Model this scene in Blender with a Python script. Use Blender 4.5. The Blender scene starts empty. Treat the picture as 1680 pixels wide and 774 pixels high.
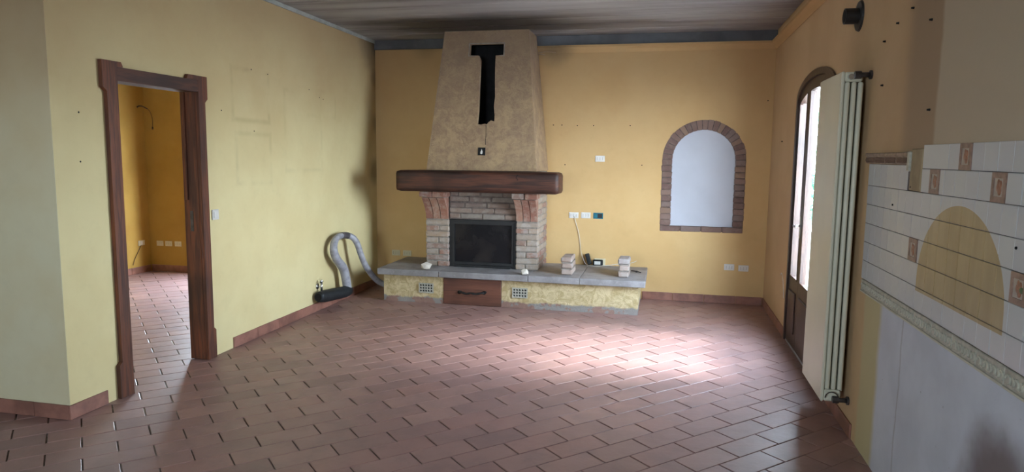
import bpy, bmesh, math, random
from mathutils import Vector, Matrix, noise
from mathutils.geometry import tessellate_polygon
random.seed(7)
PI = math.pi
SC = bpy.context.scene
COL = SC.collection

# ------------------------------------------------------------------ camera
F_PX, YAW, PITCH, ROLL, EYE = 1117.353, -0.2179, 0.1176, 0.0116, 1.55
def cam_axes():
    f = Vector((math.sin(YAW), math.cos(YAW), 0)); r = Vector((math.cos(YAW), -math.sin(YAW), 0)); u = Vector((0, 0, 1))
    f2 = f*math.cos(PITCH) - u*math.sin(PITCH); u2 = u*math.cos(PITCH) + f*math.sin(PITCH)
    return r*math.cos(ROLL) + u2*math.sin(ROLL), -r*math.sin(ROLL) + u2*math.cos(ROLL), f2
CR, CU, CF = cam_axes()
cd = bpy.data.cameras.new('camera'); cam = bpy.data.objects.new('camera', cd); COL.objects.link(cam)
cd.sensor_width = 36; cd.lens = 36*F_PX/1680; cd.clip_start = .05; cd.clip_end = 200
M3 = Matrix((CR, CU, -CF)).transposed()
cam.matrix_world = Matrix.Translation((0, 0, EYE)) @ M3.to_4x4()
SC.camera = cam
def proj(p):
    d = Vector(p) - Vector((0, 0, EYE)); z = d.dot(CF)
    if z < .1: return None
    return 840 + F_PX*d.dot(CR)/z, 387 - F_PX*d.dot(CU)/z, z

# ------------------------------------------------------------------ sky and light
w = bpy.data.worlds.new('sky'); SC.world = w; w.use_nodes = True
nt = w.node_tree; nt.nodes.clear()
wo = nt.nodes.new('ShaderNodeOutputWorld'); bg = nt.nodes.new('ShaderNodeBackground')
tc = nt.nodes.new('ShaderNodeTexCoord'); sx = nt.nodes.new('ShaderNodeSeparateXYZ'); cr = nt.nodes.new('ShaderNodeValToRGB')
nt.links.new(tc.outputs['Generated'], sx.inputs[0]); nt.links.new(sx.outputs['Z'], cr.inputs[0])
cr.color_ramp.elements[0].position = 0.0; cr.color_ramp.elements[0].color = (0.86, 0.93, 1.0, 1)
cr.color_ramp.elements[1].position = 0.9; cr.color_ramp.elements[1].color = (0.62, 0.78, 1.0, 1)
nt.links.new(cr.outputs[0], bg.inputs[0]); bg.inputs[1].default_value = 22.0
nt.links.new(bg.outputs[0], wo.inputs[0])
SC.view_settings.view_transform = 'Standard'; SC.view_settings.look = 'None'
SC.view_settings.gamma = 1; SC.view_settings.use_curve_mapping = False
SC.view_settings.exposure = 1.17
def portal(name, loc, direction, sx_, sy_):
    l = bpy.data.lights.new(name, 'AREA'); l.shape = 'RECTANGLE'; l.size = sx_; l.size_y = sy_
    l.cycles.is_portal = True
    o = bpy.data.objects.new(name, l); COL.objects.link(o); o.location = loc
    o.rotation_euler = Vector(direction).to_track_quat('-Z', 'Z').to_euler()
    return o
portal('daylight_garden_door', (1.19, 5.5, 1.36), (-1, 0, 0), 1.3, 1.7)
portal('daylight_next_room', (-5.1, 7.72, 1.2), (0, -1, 0), 1.1, 1.9)
portal('daylight_kitchen', (-2.0, -2.13, 1.6), (0, 1, 0), 1.3, 1.1)

sl = bpy.data.lights.new('hazy_sun', 'SUN'); sl.energy = 9.0; sl.angle = math.radians(24); sl.color = (.93, .95, 1.0)
so = bpy.data.objects.new('hazy_sun', sl); COL.objects.link(so); so.rotation_euler = Vector((-1.5, -.12, -1.2)).to_track_quat('-Z', 'Y').to_euler()

# ------------------------------------------------------------------ room numbers
XL, XR, YB, YJ = -3.304, 1.071, 7.507, 3.156
HC, HB = 2.84, 2.735
X0, Y0 = -6.5, -2.0       # outer limits: far left wall, wall behind the camera
YB2 = 7.57                # back wall of the next room

# ------------------------------------------------------------------ materials
class NB:
    def __init__(s, name):
        s.m = bpy.data.materials.new(name); s.m.use_nodes = True; s.t = s.m.node_tree; s.t.nodes.clear()
        s.out = s.n('ShaderNodeOutputMaterial'); s.b = s.n('ShaderNodeBsdfPrincipled'); s.l(s.b.outputs[0], s.out.inputs[0])
        g = s.n('ShaderNodeNewGeometry'); s.pos = g.outputs['Position']; s.isl = g.outputs['Random Per Island']
        s.nrm = g.outputs['Normal']
        s._xyz = None
    def n(s, t): return s.t.nodes.new(t)
    def l(s, a, b): s.t.links.new(a, b)
    def put(s, v, sock):
        if hasattr(v, 'is_linked') or hasattr(v, 'links'): s.l(v, sock)
        elif isinstance(v, (tuple, list)) and len(v) == 3 and sock.type == 'RGBA': sock.default_value = (*v, 1)
        else: sock.default_value = v
    def math(s, op, a, b=0.0, clamp=False):
        m = s.n('ShaderNodeMath'); m.operation = op; m.use_clamp = clamp; s.put(a, m.inputs[0]); s.put(b, m.inputs[1]); return m.outputs[0]
    def xyz(s):
        if not s._xyz:
            x = s.n('ShaderNodeSeparateXYZ'); s.l(s.pos, x.inputs[0]); s._xyz = x.outputs
        return s._xyz
    def noise(s, scale=5, detail=4, rough=.55, vec=None, stretch=None, dist=0):
        q = s.n('ShaderNodeTexNoise'); q.inputs['Scale'].default_value = scale; q.inputs['Detail'].default_value = detail
        q.inputs['Roughness'].default_value = rough; q.inputs['Distortion'].default_value = dist
        v = vec or s.pos
        if stretch:
            mp = s.n('ShaderNodeMapping'); mp.inputs['Scale'].default_value = stretch; s.l(v, mp.inputs[0]); v = mp.outputs[0]
        s.l(v, q.inputs['Vector']); return q.outputs[0]
    def ramp(s, v, a, b):          # smooth 0..1 between a and b
        m = s.n('ShaderNodeMapRange'); m.interpolation_type = 'SMOOTHSTEP'; s.put(v, m.inputs[0])
        m.inputs[1].default_value = a; m.inputs[2].default_value = b; return m.outputs[0]
    def mix(s, f, a, b, mode='MIX'):
        m = s.n('ShaderNodeMix'); m.data_type = 'RGBA'; m.blend_type = mode
        s.put(f, m.inputs[0]); s.put(a, m.inputs[6]); s.put(b, m.inputs[7]); return m.outputs[2]
    def rnd(s):
        o = s.n('ShaderNodeObjectInfo'); return s.math('FRACT', s.math('ADD', o.outputs['Random'], s.isl))
    def bump(s, h, strength=.3, dist=.01, prev=None):
        b = s.n('ShaderNodeBump'); b.inputs['Strength'].default_value = strength; b.inputs['Distance'].default_value = dist
        s.l(h, b.inputs['Height'])
        if prev: s.l(prev, b.inputs['Normal'])
        return b.outputs[0]
    def done(s, col, rough=.6, normal=None, metal=0, spec=None):
        s.put(col, s.b.inputs['Base Color']); s.put(rough, s.b.inputs['Roughness']); s.b.inputs['Metallic'].default_value = metal
        if normal: s.l(normal, s.b.inputs['Normal'])
        if spec is not None: s.b.inputs['Specular IOR Level'].default_value = spec
        return s.m

def simple(name, c, rough=.5, var=.12, scale=12, bump=.15, metal=0, c2=None, bscale=60, bdist=.003):
    k = NB(name); n = k.noise(scale, 5)
    c2 = c2 or tuple(x*(1-var*2) for x in c)
    col = k.mix(k.ramp(n, .35, .7), c, c2)
    return k.done(col, rough, k.bump(k.noise(bscale, 4), bump, bdist), metal)

def wood(name, c1, c2, axis, rough=.45, scale=3):
    k = NB(name); st = [9, 9, 9]; st[axis] = .7
    n = k.noise(scale, 6, .6, stretch=tuple(st), dist=.6)
    st2 = [40, 40, 40]; st2[axis] = 1.5
    n2 = k.noise(scale, 3, .6, stretch=tuple(st2))
    col = k.mix(k.ramp(n, .35, .62), c1, c2)
    col = k.mix(k.math('MULTIPLY', k.ramp(n2, .5, .7), .55), col, tuple(x*.35 for x in c2))
    n3 = k.noise(1.7, 2)
    col = k.mix(k.math('MULTIPLY', k.ramp(n3, .55, .7), .6), col, tuple(x*.4 for x in c2))
    return k.done(col, rough, k.bump(n2, .35, .003))

def brickmat(name, cols, dust=(.42, .37, .32), dustamt=.5, rough=.9):
    k = NB(name); r = k.rnd()
    cr = k.n('ShaderNodeValToRGB'); cr.color_ramp.interpolation = 'CONSTANT'; k.l(r, cr.inputs[0])
    e = cr.color_ramp.elements
    e[0].color = (*cols[0], 1); e[1].position = 1/len(cols); e[1].color = (*cols[1], 1)
    for i, c in enumerate(cols[2:], 2):
        q = e.new(i/len(cols)); q.color = (*c, 1)
    col = k.mix(k.math('MULTIPLY', k.ramp(k.noise(14, 6, .65), .42, .66), dustamt), cr.outputs[0], dust)
    col = k.mix(k.math('MULTIPLY', k.ramp(k.noise(45, 4), .6, .75), .4), col, (.05, .04, .035))
    return k.done(col, rough, k.bump(k.noise(55, 6, .7), .6, .006))

# plaster: one yellow paint; the back wall a deeper ochre coat
def plaster(name, c, c2, smoke=0.0, ghosts=(), soot=(), rough=.85):
    k = NB(name); x, y, z = k.xyz()
    col = k.mix(k.ramp(k.noise(1.3, 5, .6), .35, .68), c, c2)
    col = k.mix(k.math('MULTIPLY', k.ramp(k.noise(9, 5, .7), .5, .75), .10), col, tuple(v*.6 for v in c))
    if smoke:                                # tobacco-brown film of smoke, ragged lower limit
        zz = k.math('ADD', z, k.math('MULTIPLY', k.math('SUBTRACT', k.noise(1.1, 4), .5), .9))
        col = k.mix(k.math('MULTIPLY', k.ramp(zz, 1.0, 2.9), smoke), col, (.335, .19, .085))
    for (yc, zc, hy, hz, amt) in ghosts:     # dust outlines left by pictures
        dy = k.math('SUBTRACT', k.math('ABSOLUTE', k.math('SUBTRACT', y, yc)), hy)
        dz = k.math('SUBTRACT', k.math('ABSOLUTE', k.math('SUBTRACT', z, zc)), hz)
        d = k.math('MAXIMUM', dy, dz)
        e = k.math('SUBTRACT', 1.0, k.ramp(k.math('ABSOLUTE', d), .0, .035))
        e = k.math('MULTIPLY', k.math('MULTIPLY', e, k.ramp(k.noise(3.5, 3), .36, .6)), amt)
        col = k.mix(e, col, (.16, .12, .05))
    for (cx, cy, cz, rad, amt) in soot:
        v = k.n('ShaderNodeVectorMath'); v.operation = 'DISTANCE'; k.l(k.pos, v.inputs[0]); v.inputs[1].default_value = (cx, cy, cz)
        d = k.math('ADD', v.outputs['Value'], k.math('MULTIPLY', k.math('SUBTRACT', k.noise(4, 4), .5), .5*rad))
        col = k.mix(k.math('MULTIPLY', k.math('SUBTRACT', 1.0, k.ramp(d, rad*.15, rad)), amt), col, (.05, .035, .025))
    nb = k.bump(k.noise(140, 4, .7), .12, .003, k.bump(k.noise(6, 3), .15, .02))
    return k.done(col, rough, nb)

YEL, YEL2 = (.72, .63, .35), (.67, .565, .30)
OCH, OCH2 = (.67, .465, .22), (.62, .41, .18)
M = {}
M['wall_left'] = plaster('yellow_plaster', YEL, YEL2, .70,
    ghosts=((5.04, 2.005, .25, .20, .20), (5.06, 1.50, .24, .20, .14), (5.87, 1.75, .33, .36, .10), (6.15, 2.03, .35, .12, .08)),
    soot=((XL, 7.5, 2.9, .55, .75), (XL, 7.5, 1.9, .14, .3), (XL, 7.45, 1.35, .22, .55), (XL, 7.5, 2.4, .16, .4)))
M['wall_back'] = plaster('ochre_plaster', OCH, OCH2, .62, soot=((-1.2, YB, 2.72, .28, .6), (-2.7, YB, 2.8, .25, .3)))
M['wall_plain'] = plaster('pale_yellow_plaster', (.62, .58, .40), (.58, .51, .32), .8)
M['wall_next'] = plaster('bounce_deepened_ochre', (.44, .27, .055), (.38, .22, .04), .0)  # house wall colour with the next room's dim bounced light mixed in
# right wall: ochre, bare grey plaster where the kitchen stood
k = NB('kitchen_wall_plaster'); x, y, z = k.xyz()
yy = k.math('ADD', y, k.math('MULTIPLY', k.math('SUBTRACT', k.noise(5, 4), .5), .05))
zz = k.math('ADD', z, k.math('MULTIPLY', k.math('SUBTRACT', k.noise(5, 4), .5), .03))
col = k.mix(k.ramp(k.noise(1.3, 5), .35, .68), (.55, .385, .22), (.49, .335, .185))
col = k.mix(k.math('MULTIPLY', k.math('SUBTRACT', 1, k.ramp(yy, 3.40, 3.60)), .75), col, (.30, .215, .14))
up = k.math('MULTIPLY', k.math('SUBTRACT', 1, k.ramp(yy, 3.10, 3.14)), k.ramp(zz, .9, .95))
col = k.mix(k.math('MULTIPLY', up, .9), col, (.48, .40, .29))
lowz = k.math('SUBTRACT', 1, k.ramp(zz, .86, .90))
pale = k.math('MULTIPLY', lowz, k.math('SUBTRACT', 1, k.ramp(yy, 3.86, 3.92)))
col = k.mix(pale, col, (.50, .44, .25))
bare = k.math('MULTIPLY', lowz, k.math('SUBTRACT', 1, k.ramp(yy, 3.58, 3.66)))
greyc = k.mix(k.ramp(k.noise(3, 5), .3, .7), (.60, .63, .71), (.51, .535, .61))
col = k.mix(bare, col, greyc)
seam = k.math('MULTIPLY', k.math('SUBTRACT', 1, k.ramp(k.math('ABSOLUTE', k.math('SUBTRACT', yy, 3.30)), .0, .012)), k.math('MULTIPLY', lowz, .5))
col = k.mix(seam, col, (.22, .20, .20))
spot = k.math('MULTIPLY', k.ramp(k.noise(22, 2), .72, .78), k.math('MULTIPLY', bare, .5)); col = k.mix(spot, col, (.12, .11, .11))
v = k.n('ShaderNodeVectorMath'); v.operation = 'DISTANCE'; k.l(k.pos, v.inputs[0]); v.inputs[1].default_value = (XR, 2.32, .40)
st = k.math('SUBTRACT', 1, k.ramp(k.math('ADD', v.outputs['Value'], k.math('MULTIPLY', k.math('SUBTRACT', k.noise(5, 3), .5), .2)), .18, .38))
col = k.mix(k.math('MULTIPLY', st, .8), col, (.12, .07, .06))
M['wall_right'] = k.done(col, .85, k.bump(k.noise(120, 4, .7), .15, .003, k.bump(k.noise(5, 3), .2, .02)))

# terracotta floor tile
k = NB('terracotta_tile'); r = k.rnd()
cr = k.n('ShaderNodeValToRGB'); k.l(r, cr.inputs[0]); e = cr.color_ramp.elements
e[0].color = (.32, .175, .152, 1); e[1].color = (.25, .145, .132, 1)
q = e.new(.35); q.color = (.285, .165, .148, 1); q = e.new(.7); q.color = (.345, .20, .172, 1)
col = k.mix(k.math('MULTIPLY', k.ramp(k.noise(5, 6, .65), .4, .7), .45), cr.outputs[0], (.19, .125, .12))
col = k.mix(k.math('MULTIPLY', k.ramp(k.noise(28, 5, .7), .52, .75), .35), col, (.36, .23, .18))
rg = k.math('ADD', .30, k.math('MULTIPLY', k.noise(7, 5), .28))
M['tile'] = k.done(col, rg, k.bump(k.noise(38, 5, .65), .22, .004, k.bump(k.noise(9, 2), .25, .008)))
k = NB('grout'); c = k.mix(k.ramp(k.noise(2.2, 4), .5, .62), (.135, .10, .085), (.33, .28, .25))
M['grout'] = k.done(c, .95, k.bump(k.noise(90, 3), .4, .004))
M['skirting'] = simple('terracotta_skirting', (.33, .15, .11), .5, .2, 8)
# ceiling boards, sooty
k = NB('smoked_ceiling_board'); x, y, z = k.xyz()
n = k.noise(1.0, 5, .6, stretch=(.35, 3.2, 1))
col = k.mix(k.ramp(n, .35, .65), (.34, .325, .325), (.17, .155, .155))
v = k.n('ShaderNodeMapping'); k.l(k.pos, v.inputs[0]); v.inputs['Location'].default_value = (1.85, -6.72*2.6, 0); v.inputs['Scale'].default_value = (1, 2.6, 0)
ln = k.n('ShaderNodeVectorMath'); ln.operation = 'LENGTH'; k.l(v.outputs[0], ln.inputs[0])
d = k.math('ADD', ln.outputs['Value'], k.math('MULTIPLY', k.math('SUBTRACT', k.noise(1.6, 4, .6, stretch=(.5, 3.5, 1)), .5), 1.5))
col = k.mix(k.math('MULTIPLY', k.math('SUBTRACT', 1, k.ramp(d, .5, 2.0)), .97), col, (.015, .012, .012))
M['ceiling'] = k.done(col, .5, k.bump(k.noise(30, 3, stretch=(.2, 1, 1)), .12, .004))
M['ceiling_gap'] = simple('ceiling_dark_backing', (.05, .045, .045), .9)
M['beam_grey'] = simple('grey_painted_beam', (.095, .098, .11), .6, .15, 5)
M['edge_grey'] = simple('grey_edge_paint', (.40, .41, .38), .8)
M['wood_v'] = wood('walnut_post', (.165, .046, .015), (.070, .020, .009), 2, .62)
M['wood_h'] = wood('walnut_lintel', (.090, .028, .013), (.045, .015, .009), 1, .62)
M['mantel'] = wood('mantel_oak', (.105, .034, .017), (.032, .012, .008), 0, .6, 2.6)
M['drawer'] = wood('drawer_mahogany', (.17, .062, .035), (.12, .042, .025), 0, .5, 2)
M['door_wood'] = wood('door_dark_wood', (.060, .028, .018), (.034, .017, .013), 2, .4)
OLD = [(.30, .17, .125), (.36, .27, .20), (.28, .145, .11), (.33, .27, .22), (.27, .18, .145), (.36, .29, .23)]
M['brick'] = brickmat('old_brick', OLD, (.40, .36, .33), .75)
M['brick_grey'] = brickmat('smoked_brick', [(.22, .16, .13), (.25, .19, .155), (.19, .14, .12), (.23, .20, .175)], (.30, .27, .235), .65)
M['brick_red'] = brickmat('corbel_brick', [(.31, .145, .10), (.27, .125, .09), (.34, .185, .13)], (.46, .37, .30), .5)
M['brick_arch'] = brickmat('arch_brick', [(.20, .125, .105), (.24, .155, .13), (.17, .105, .09), (.26, .17, .125), (.21, .15, .135)], (.27, .21, .18), .35)
M['brick_light'] = brickmat('dusty_brick', [(.33, .25, .21), (.31, .27, .26), (.36, .28, .24)], (.42, .40, .39), .5)
M['mortar'] = simple('mortar', (.30, .265, .23), .95, .2, 20, .6, bdist=.006)
M['mortar_arch'] = simple('arch_mortar', (.15, .11, .095), .95, .2, 20, .4)
M['mortar_dark'] = simple('smoked_mortar', (.16, .13, .115), .95, .2, 20, .6, bdist=.006)
k = NB('rough_stucco'); n = k.noise(7, 7, .7, dist=.8); n2 = k.noise(26, 6, .7, dist=1.5)
x, y, z = k.xyz()
col = k.mix(k.ramp(n, .36, .64), (.46, .325, .185), (.35, .24, .15))
col = k.mix(k.math('MULTIPLY', k.ramp(n2, .55, .7), .35), col, (.52, .41, .25))
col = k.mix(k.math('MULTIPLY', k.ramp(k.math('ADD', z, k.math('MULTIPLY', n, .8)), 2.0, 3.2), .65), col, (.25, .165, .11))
col = k.mix(k.math('MULTIPLY', k.ramp(k.noise(16, 7, .75, dist=.5), .45, .62), .5), col, (.26, .165, .115))
M['stucco'] = k.done(col, .95, k.bump(n2, .85, .012, k.bump(n, .5, .03)))
k = NB('cream_stucco'); n = k.noise(12, 7, .7, dist=1.2); n2 = k.noise(34, 6, .75, dist=1.5); x, y, z = k.xyz()
col = k.mix(k.ramp(n, .4, .62), (.72, .60, .36), (.52, .40, .20))
zz = k.math('ADD', z, k.math('MULTIPLY', k.math('SUBTRACT', k.noise(9, 5), .5), .08))
grey = k.mix(k.ramp(k.noise(8, 3), .5, .56), (.31, .285, .265), (.33, .20, .16))
col = k.mix(k.math('SUBTRACT', 1, k.ramp(zz, .055, .075)), col, grey)
M['stucco_cream'] = k.done(col, .95, k.bump(n2, .8, .012, k.bump(n, .8, .03)))
k = NB('grey_stone'); n = k.noise(6, 7, .65)
col = k.mix(k.ramp(n, .35, .65), (.30, .29, .30), (.215, .205, .21)); col = k.mix(k.math('MULTIPLY', k.ramp(k.noise(30, 4), .55, .7), .4), col, (.36, .34, .33))
M['stone'] = k.done(col, .55, k.bump(k.noise(40, 6, .7), .4, .005, k.bump(n, .3, .01)))
M['black'] = simple('black_iron', (.012, .012, .013), .5, .2)
M['soot'] = simple('soot_black', (.010, .010, .011), .95, .2)
k = NB('stove_glass'); n = k.ramp(k.noise(2.5, 4), .4, .75)
M['stove_glass'] = k.done(k.mix(n, (.010, .010, .012), (.035, .03, .028)), .13, None)
M['white_plastic'] = simple('white_plastic', (.72, .71, .68), .4, .05)
M['cream_plastic'] = simple('cream_plastic', (.66, .60, .42), .45, .05)
M['slot'] = simple('socket_slot', (.16, .15, .15), .6)
M['teal'] = simple('teal_box_plastic', (.0, .16, .22), .45)
M['white_wall'] = simple('white_infill', (.56, .585, .66), .9, .03, 3, .1)
M['rad'] = simple('radiator_enamel', (.68, .67, .54), .38, .03, 3, .03)
M['steel'] = simple('valve_metal', (.10, .09, .09), .4, .2, 20, .1, .6)
M['chrome'] = simple('chrome', (.55, .55, .54), .25, .05, 20, .05, .9)
M['hose'] = simple('grey_hose', (.36, .36, .40), .45, .18, 22, .5, c2=(.24, .24, .27), bscale=90)
M['tape'] = simple('dark_tape', (.10, .09, .10), .5, .2)
M['rubber'] = simple('black_rubber', (.016, .020, .024), .5, .2)
M['rubble'] = simple('white_rubble', (.62, .57, .50), .9, .12, 30, .6)
M['cable'] = simple('white_cable', (.70, .69, .62), .5)
M['wire'] = simple('dark_wire', (.10, .06, .03), .6)
M['walltile'] = None
def ktile(name, motif=False):
    k = NB(name); x, y, z = k.xyz(); r = k.rnd()
    col = k.mix(r, (.50, .52, .53), (.46, .48, .52))
    col = k.mix(k.math('MULTIPLY', k.ramp(k.noise(7, 5), .5, .75), .3), col, (.54, .55, .52))
    # painted tan arch: half ellipse over a straight foot
    ey = k.math('DIVIDE', k.math('SUBTRACT', y, 2.78), .385)
    ez = k.math('DIVIDE', k.math('MAXIMUM', k.math('SUBTRACT', z, 1.05), 0), .335)
    rr = k.math('ADD', k.math('POWER', ey, 2.0), k.math('POWER', ez, 2.0))
    inside = k.math('MULTIPLY', k.math('LESS_THAN', rr, 1.0), k.math('GREATER_THAN', z, 1.0))
    tan = k.mix(k.ramp(k.noise(5, 4, stretch=(1, 3, .6)), .3, .7), (.39, .30, .16), (.33, .245, .125))
    col = k.mix(inside, col, tan)
    return k.done(col, .32, k.bump(k.noise(25, 3), .15, .003))
M['walltile'] = ktile('wall_tile_glaze')
M['chase'] = simple('chase_plaster', (.36, .28, .17), .9)
M['wallgrout'] = simple('dark_grout', (.16, .15, .15), .9)
M['deco_frame'] = simple('deco_tile_brown', (.30, .19, .15), .4, .2, 40, .3)
M['deco_inner'] = simple('deco_tile_cream', (.42, .36, .31), .35, .1, 40, .2)
M['deco_fruit'] = simple('deco_tile_fruit', (.34, .15, .09), .35, .2, 60, .2)
M['deco_leaf'] = simple('deco_tile_leaf', (.05, .13, .05), .4, .2)
M['listel_cream'] = simple('relief_border_cream', (.46, .45, .38), .45, .15, 40, .4)
M['listel_brown'] = simple('relief_border_brown', (.34, .24, .18), .45, .2, 40, .4)
M['listel_dark'] = simple('relief_border_scroll', (.17, .10, .07), .5)
M['scroll'] = simple('relief_scroll_cream', (.52, .51, .42), .4, .1)
M['outside'] = simple('outside_paving', (.45, .43, .40), .9, .1, 2)
M['outside_wall'] = simple('outside_render', (.60, .62, .62), .9, .05)
M['leaf'] = simple('shrub_leaf', (.10, .30, .18), .6, .2)
k = NB('window_glass'); tr = k.n('ShaderNodeBsdfTransparent'); gl = k.n('ShaderNodeBsdfGlossy'); gl.inputs['Roughness'].default_value = .02
tr.inputs[0].default_value = (.94, .97, .98, 1)
fr = k.n('ShaderNodeLayerWeight'); fr.inputs[0].default_value = .5; mx = k.n('ShaderNodeMixShader')
k.l(k.math('ADD', .03, k.math('MULTIPLY', k.math('POWER', fr.outputs['Facing'], 5.0), .3)), mx.inputs[0]); k.l(tr.outputs[0], mx.inputs[1]); k.l(gl.outputs[0], mx.inputs[2]); k.l(mx.outputs[0], k.out.inputs[0])
k.t.nodes.remove(k.b); M['glass'] = k.m

# ------------------------------------------------------------------ mesh helpers
def link(name, me, mat=None, parent=None, loc=None, rot=None, smooth=False):
    o = bpy.data.objects.new(name, me); COL.objects.link(o)
    if mat is not None and len(me.materials) == 0: me.materials.append(mat if not isinstance(mat, str) else M[mat])
    if smooth:
        for p in me.polygons: p.use_smooth = True
    if loc is not None: o.location = loc
    if rot is not None: o.rotation_euler = rot
    if parent:
        o.parent = parent
        def world(q): return (world(q.parent) @ q.matrix_parent_inverse if q.parent else Matrix.Identity(4)) @ q.matrix_basis
        m = world(parent)
        o.matrix_parent_inverse = m.inverted()
    return o
def build(name, bm, mat, parent=None, smooth=False, loc=None, rot=None):
    bmesh.ops.recalc_face_normals(bm, faces=bm.faces)
    me = bpy.data.meshes.new(name); bm.to_mesh(me); bm.free()
    return link(name, me, mat, parent, loc, rot, smooth)
def thing(name, label, cat, loc=(0, 0, 0), group=None, kind=None):
    o = bpy.data.objects.new(name, None); COL.objects.link(o); o.location = loc; o.empty_display_size = .1
    o['label'] = label; o['category'] = cat
    if group: o['group'] = group
    if kind: o['kind'] = kind
    return o
def tag(o, label, cat=None, group=None, kind=None):
    o['label'] = label
    if cat: o['category'] = cat
    if group: o['group'] = group
    if kind: o['kind'] = kind
    return o
def struct(o, label=None):
    o['kind'] = 'structure'
    if label: o['label'] = label
    return o
def sempty(name, label, loc=(0, 0, 0)):
    o = bpy.data.objects.new(name, None); COL.objects.link(o); o.location = loc; o['kind'] = 'structure'; o['label'] = label
    return o
def box(bm, x0, x1, y0, y1, z0, z1, bev=0, jit=0, seg=1):
    r = bmesh.ops.create_cube(bm, size=1)
    vs = r['verts']
    for v in vs:
        v.co = Vector(((x0+x1)/2 + v.co.x*(x1-x0), (y0+y1)/2 + v.co.y*(y1-y0), (z0+z1)/2 + v.co.z*(z1-z0)))
        if jit: v.co += Vector([random.uniform(-jit, jit) for _ in range(3)])
    if bev:
        es = list({e for v in vs for e in v.link_edges})
        bmesh.ops.bevel(bm, geom=es, offset=bev, segments=seg, affect='EDGES', profile=.5)
    return bm
def B(name, x0, x1, y0, y1, z0, z1, mat, parent=None, bev=0, jit=0, seg=1):
    return build(name, box(bmesh.new(), x0, x1, y0, y1, z0, z1, bev, jit, seg), mat, parent)
def cyl(bm, p0, p1, r, n=16, r2=None):
    p0, p1 = Vector(p0), Vector(p1); d = p1-p0
    q = d.to_track_quat('Z', 'Y').to_matrix().to_4x4(); q.translation = (p0+p1)/2
    bmesh.ops.create_cone(bm, cap_ends=True, segments=n, radius1=r, radius2=r if r2 is None else r2, depth=d.length, matrix=q)
    return bm
def catmull(pts, n=10):
    P = [Vector(p) for p in pts]; P = [2*P[0]-P[1]] + P + [2*P[-1]-P[-2]]; out = []
    for i in range(1, len(P)-2):
        a, b, c, d = P[i-1:i+3]
        for j in range(n):
            t = j/n
            out.append(.5*((2*b)+(-a+c)*t+(2*a-5*b+4*c-d)*t*t+(-a+3*b-3*c+d)*t**3))
    out.append(P[-2]); return out
def tube(bm, pts, rad, n=10, ridge=0):
    """rad: number or function of 0..1"""
    rings = []; L = len(pts); side = None
    for i, p in enumerate(pts):
        t = (pts[min(i+1, L-1)] - pts[max(i-1, 0)]).normalized()
        side = (Vector((.31, .2, .93)).cross(t) if side is None else side - t*side.dot(t)).normalized()
        up = t.cross(side); r = rad(i/(L-1)) if callable(rad) else rad
        if ridge: r *= 1 + ridge*(1 if i % 2 else -1)
        rings.append([bm.verts.new(p + (side*math.cos(a)+up*math.sin(a))*r) for a in [2*PI*j/n for j in range(n)]])
    for a, b in zip(rings, rings[1:]):
        for j in range(n): bm.faces.new((a[j], a[(j+1) % n], b[(j+1) % n], b[j]))
    bm.faces.new(rings[0][::-1]); bm.faces.new(rings[-1]); return bm
def plate(bm, loops, f, thick):
    """2D loops (outer, holes...) -> solid slab. f(u,v,w)->3D with w in 0..thick"""
    tris = tessellate_polygon([[Vector((u, v, 0)) for u, v in l] for l in loops])
    flat = [p for l in loops for p in l]
    a = [bm.verts.new(f(u, v, 0)) for u, v in flat]; b = [bm.verts.new(f(u, v, thick)) for u, v in flat]
    for t in tris:
        try: bm.faces.new([a[i] for i in t]); bm.faces.new([b[i] for i in reversed(t)])
        except ValueError: pass
    o = 0
    for l in loops:
        n = len(l)
        for i in range(n):
            j = (i+1) % n; bm.faces.new((a[o+i], a[o+j], b[o+j], b[o+i]))
        o += n
    return bm
def rough(o, amt=.004, scale=12, sub=0):
    me = o.data
    for v in me.vertices:
        n = noise.noise_vector(v.co*scale); v.co += n*amt
def brickbm(dx, dy, dz, bev=.005, jit=.003):
    return box(bmesh.new(), -dx/2, dx/2, -dy/2, dy/2, -dz/2, dz/2, bev, jit)
_bc = {}
def brick(name, x0, x1, y0, y1, z0, z1, mat, parent, jit=.002, bev=.006):
    """brick with shared mesh data by size; slight misalignment per piece"""
    key = (round(x1-x0, 3), round(y1-y0, 3), round(z1-z0, 3), mat, random.randint(0, 3))
    if key not in _bc:
        bm = brickbm(key[0], key[1], key[2], bev*1.35, .0038); bmesh.ops.recalc_face_normals(bm, faces=bm.faces)
        me = bpy.data.meshes.new(name); bm.to_mesh(me); bm.free(); me.materials.append(M[mat]); _bc[key] = me
    c = ((x0+x1)/2+random.uniform(-jit, jit), (y0+y1)/2+random.uniform(-jit, jit)*1.5, (z0+z1)/2+random.uniform(-jit, jit)*.5)
    return link(name, _bc[key], None, parent, c, (random.uniform(-.01, .01), random.uniform(-.01, .01), random.uniform(-.012, .012)))

def arch(xc, hw, z0, zs, rise, n=20, p=2.0):
    """outline: jambs from z0 to springing zs, (super)elliptic head"""
    pts = [(xc-hw, z0)]
    for i in range(n+1):
        a = PI - PI*i/n
        pts.append((xc+hw*math.cos(a), zs+rise*abs(math.sin(a))**(2/p)))
    pts.append((xc+hw, z0)); return pts

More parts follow.
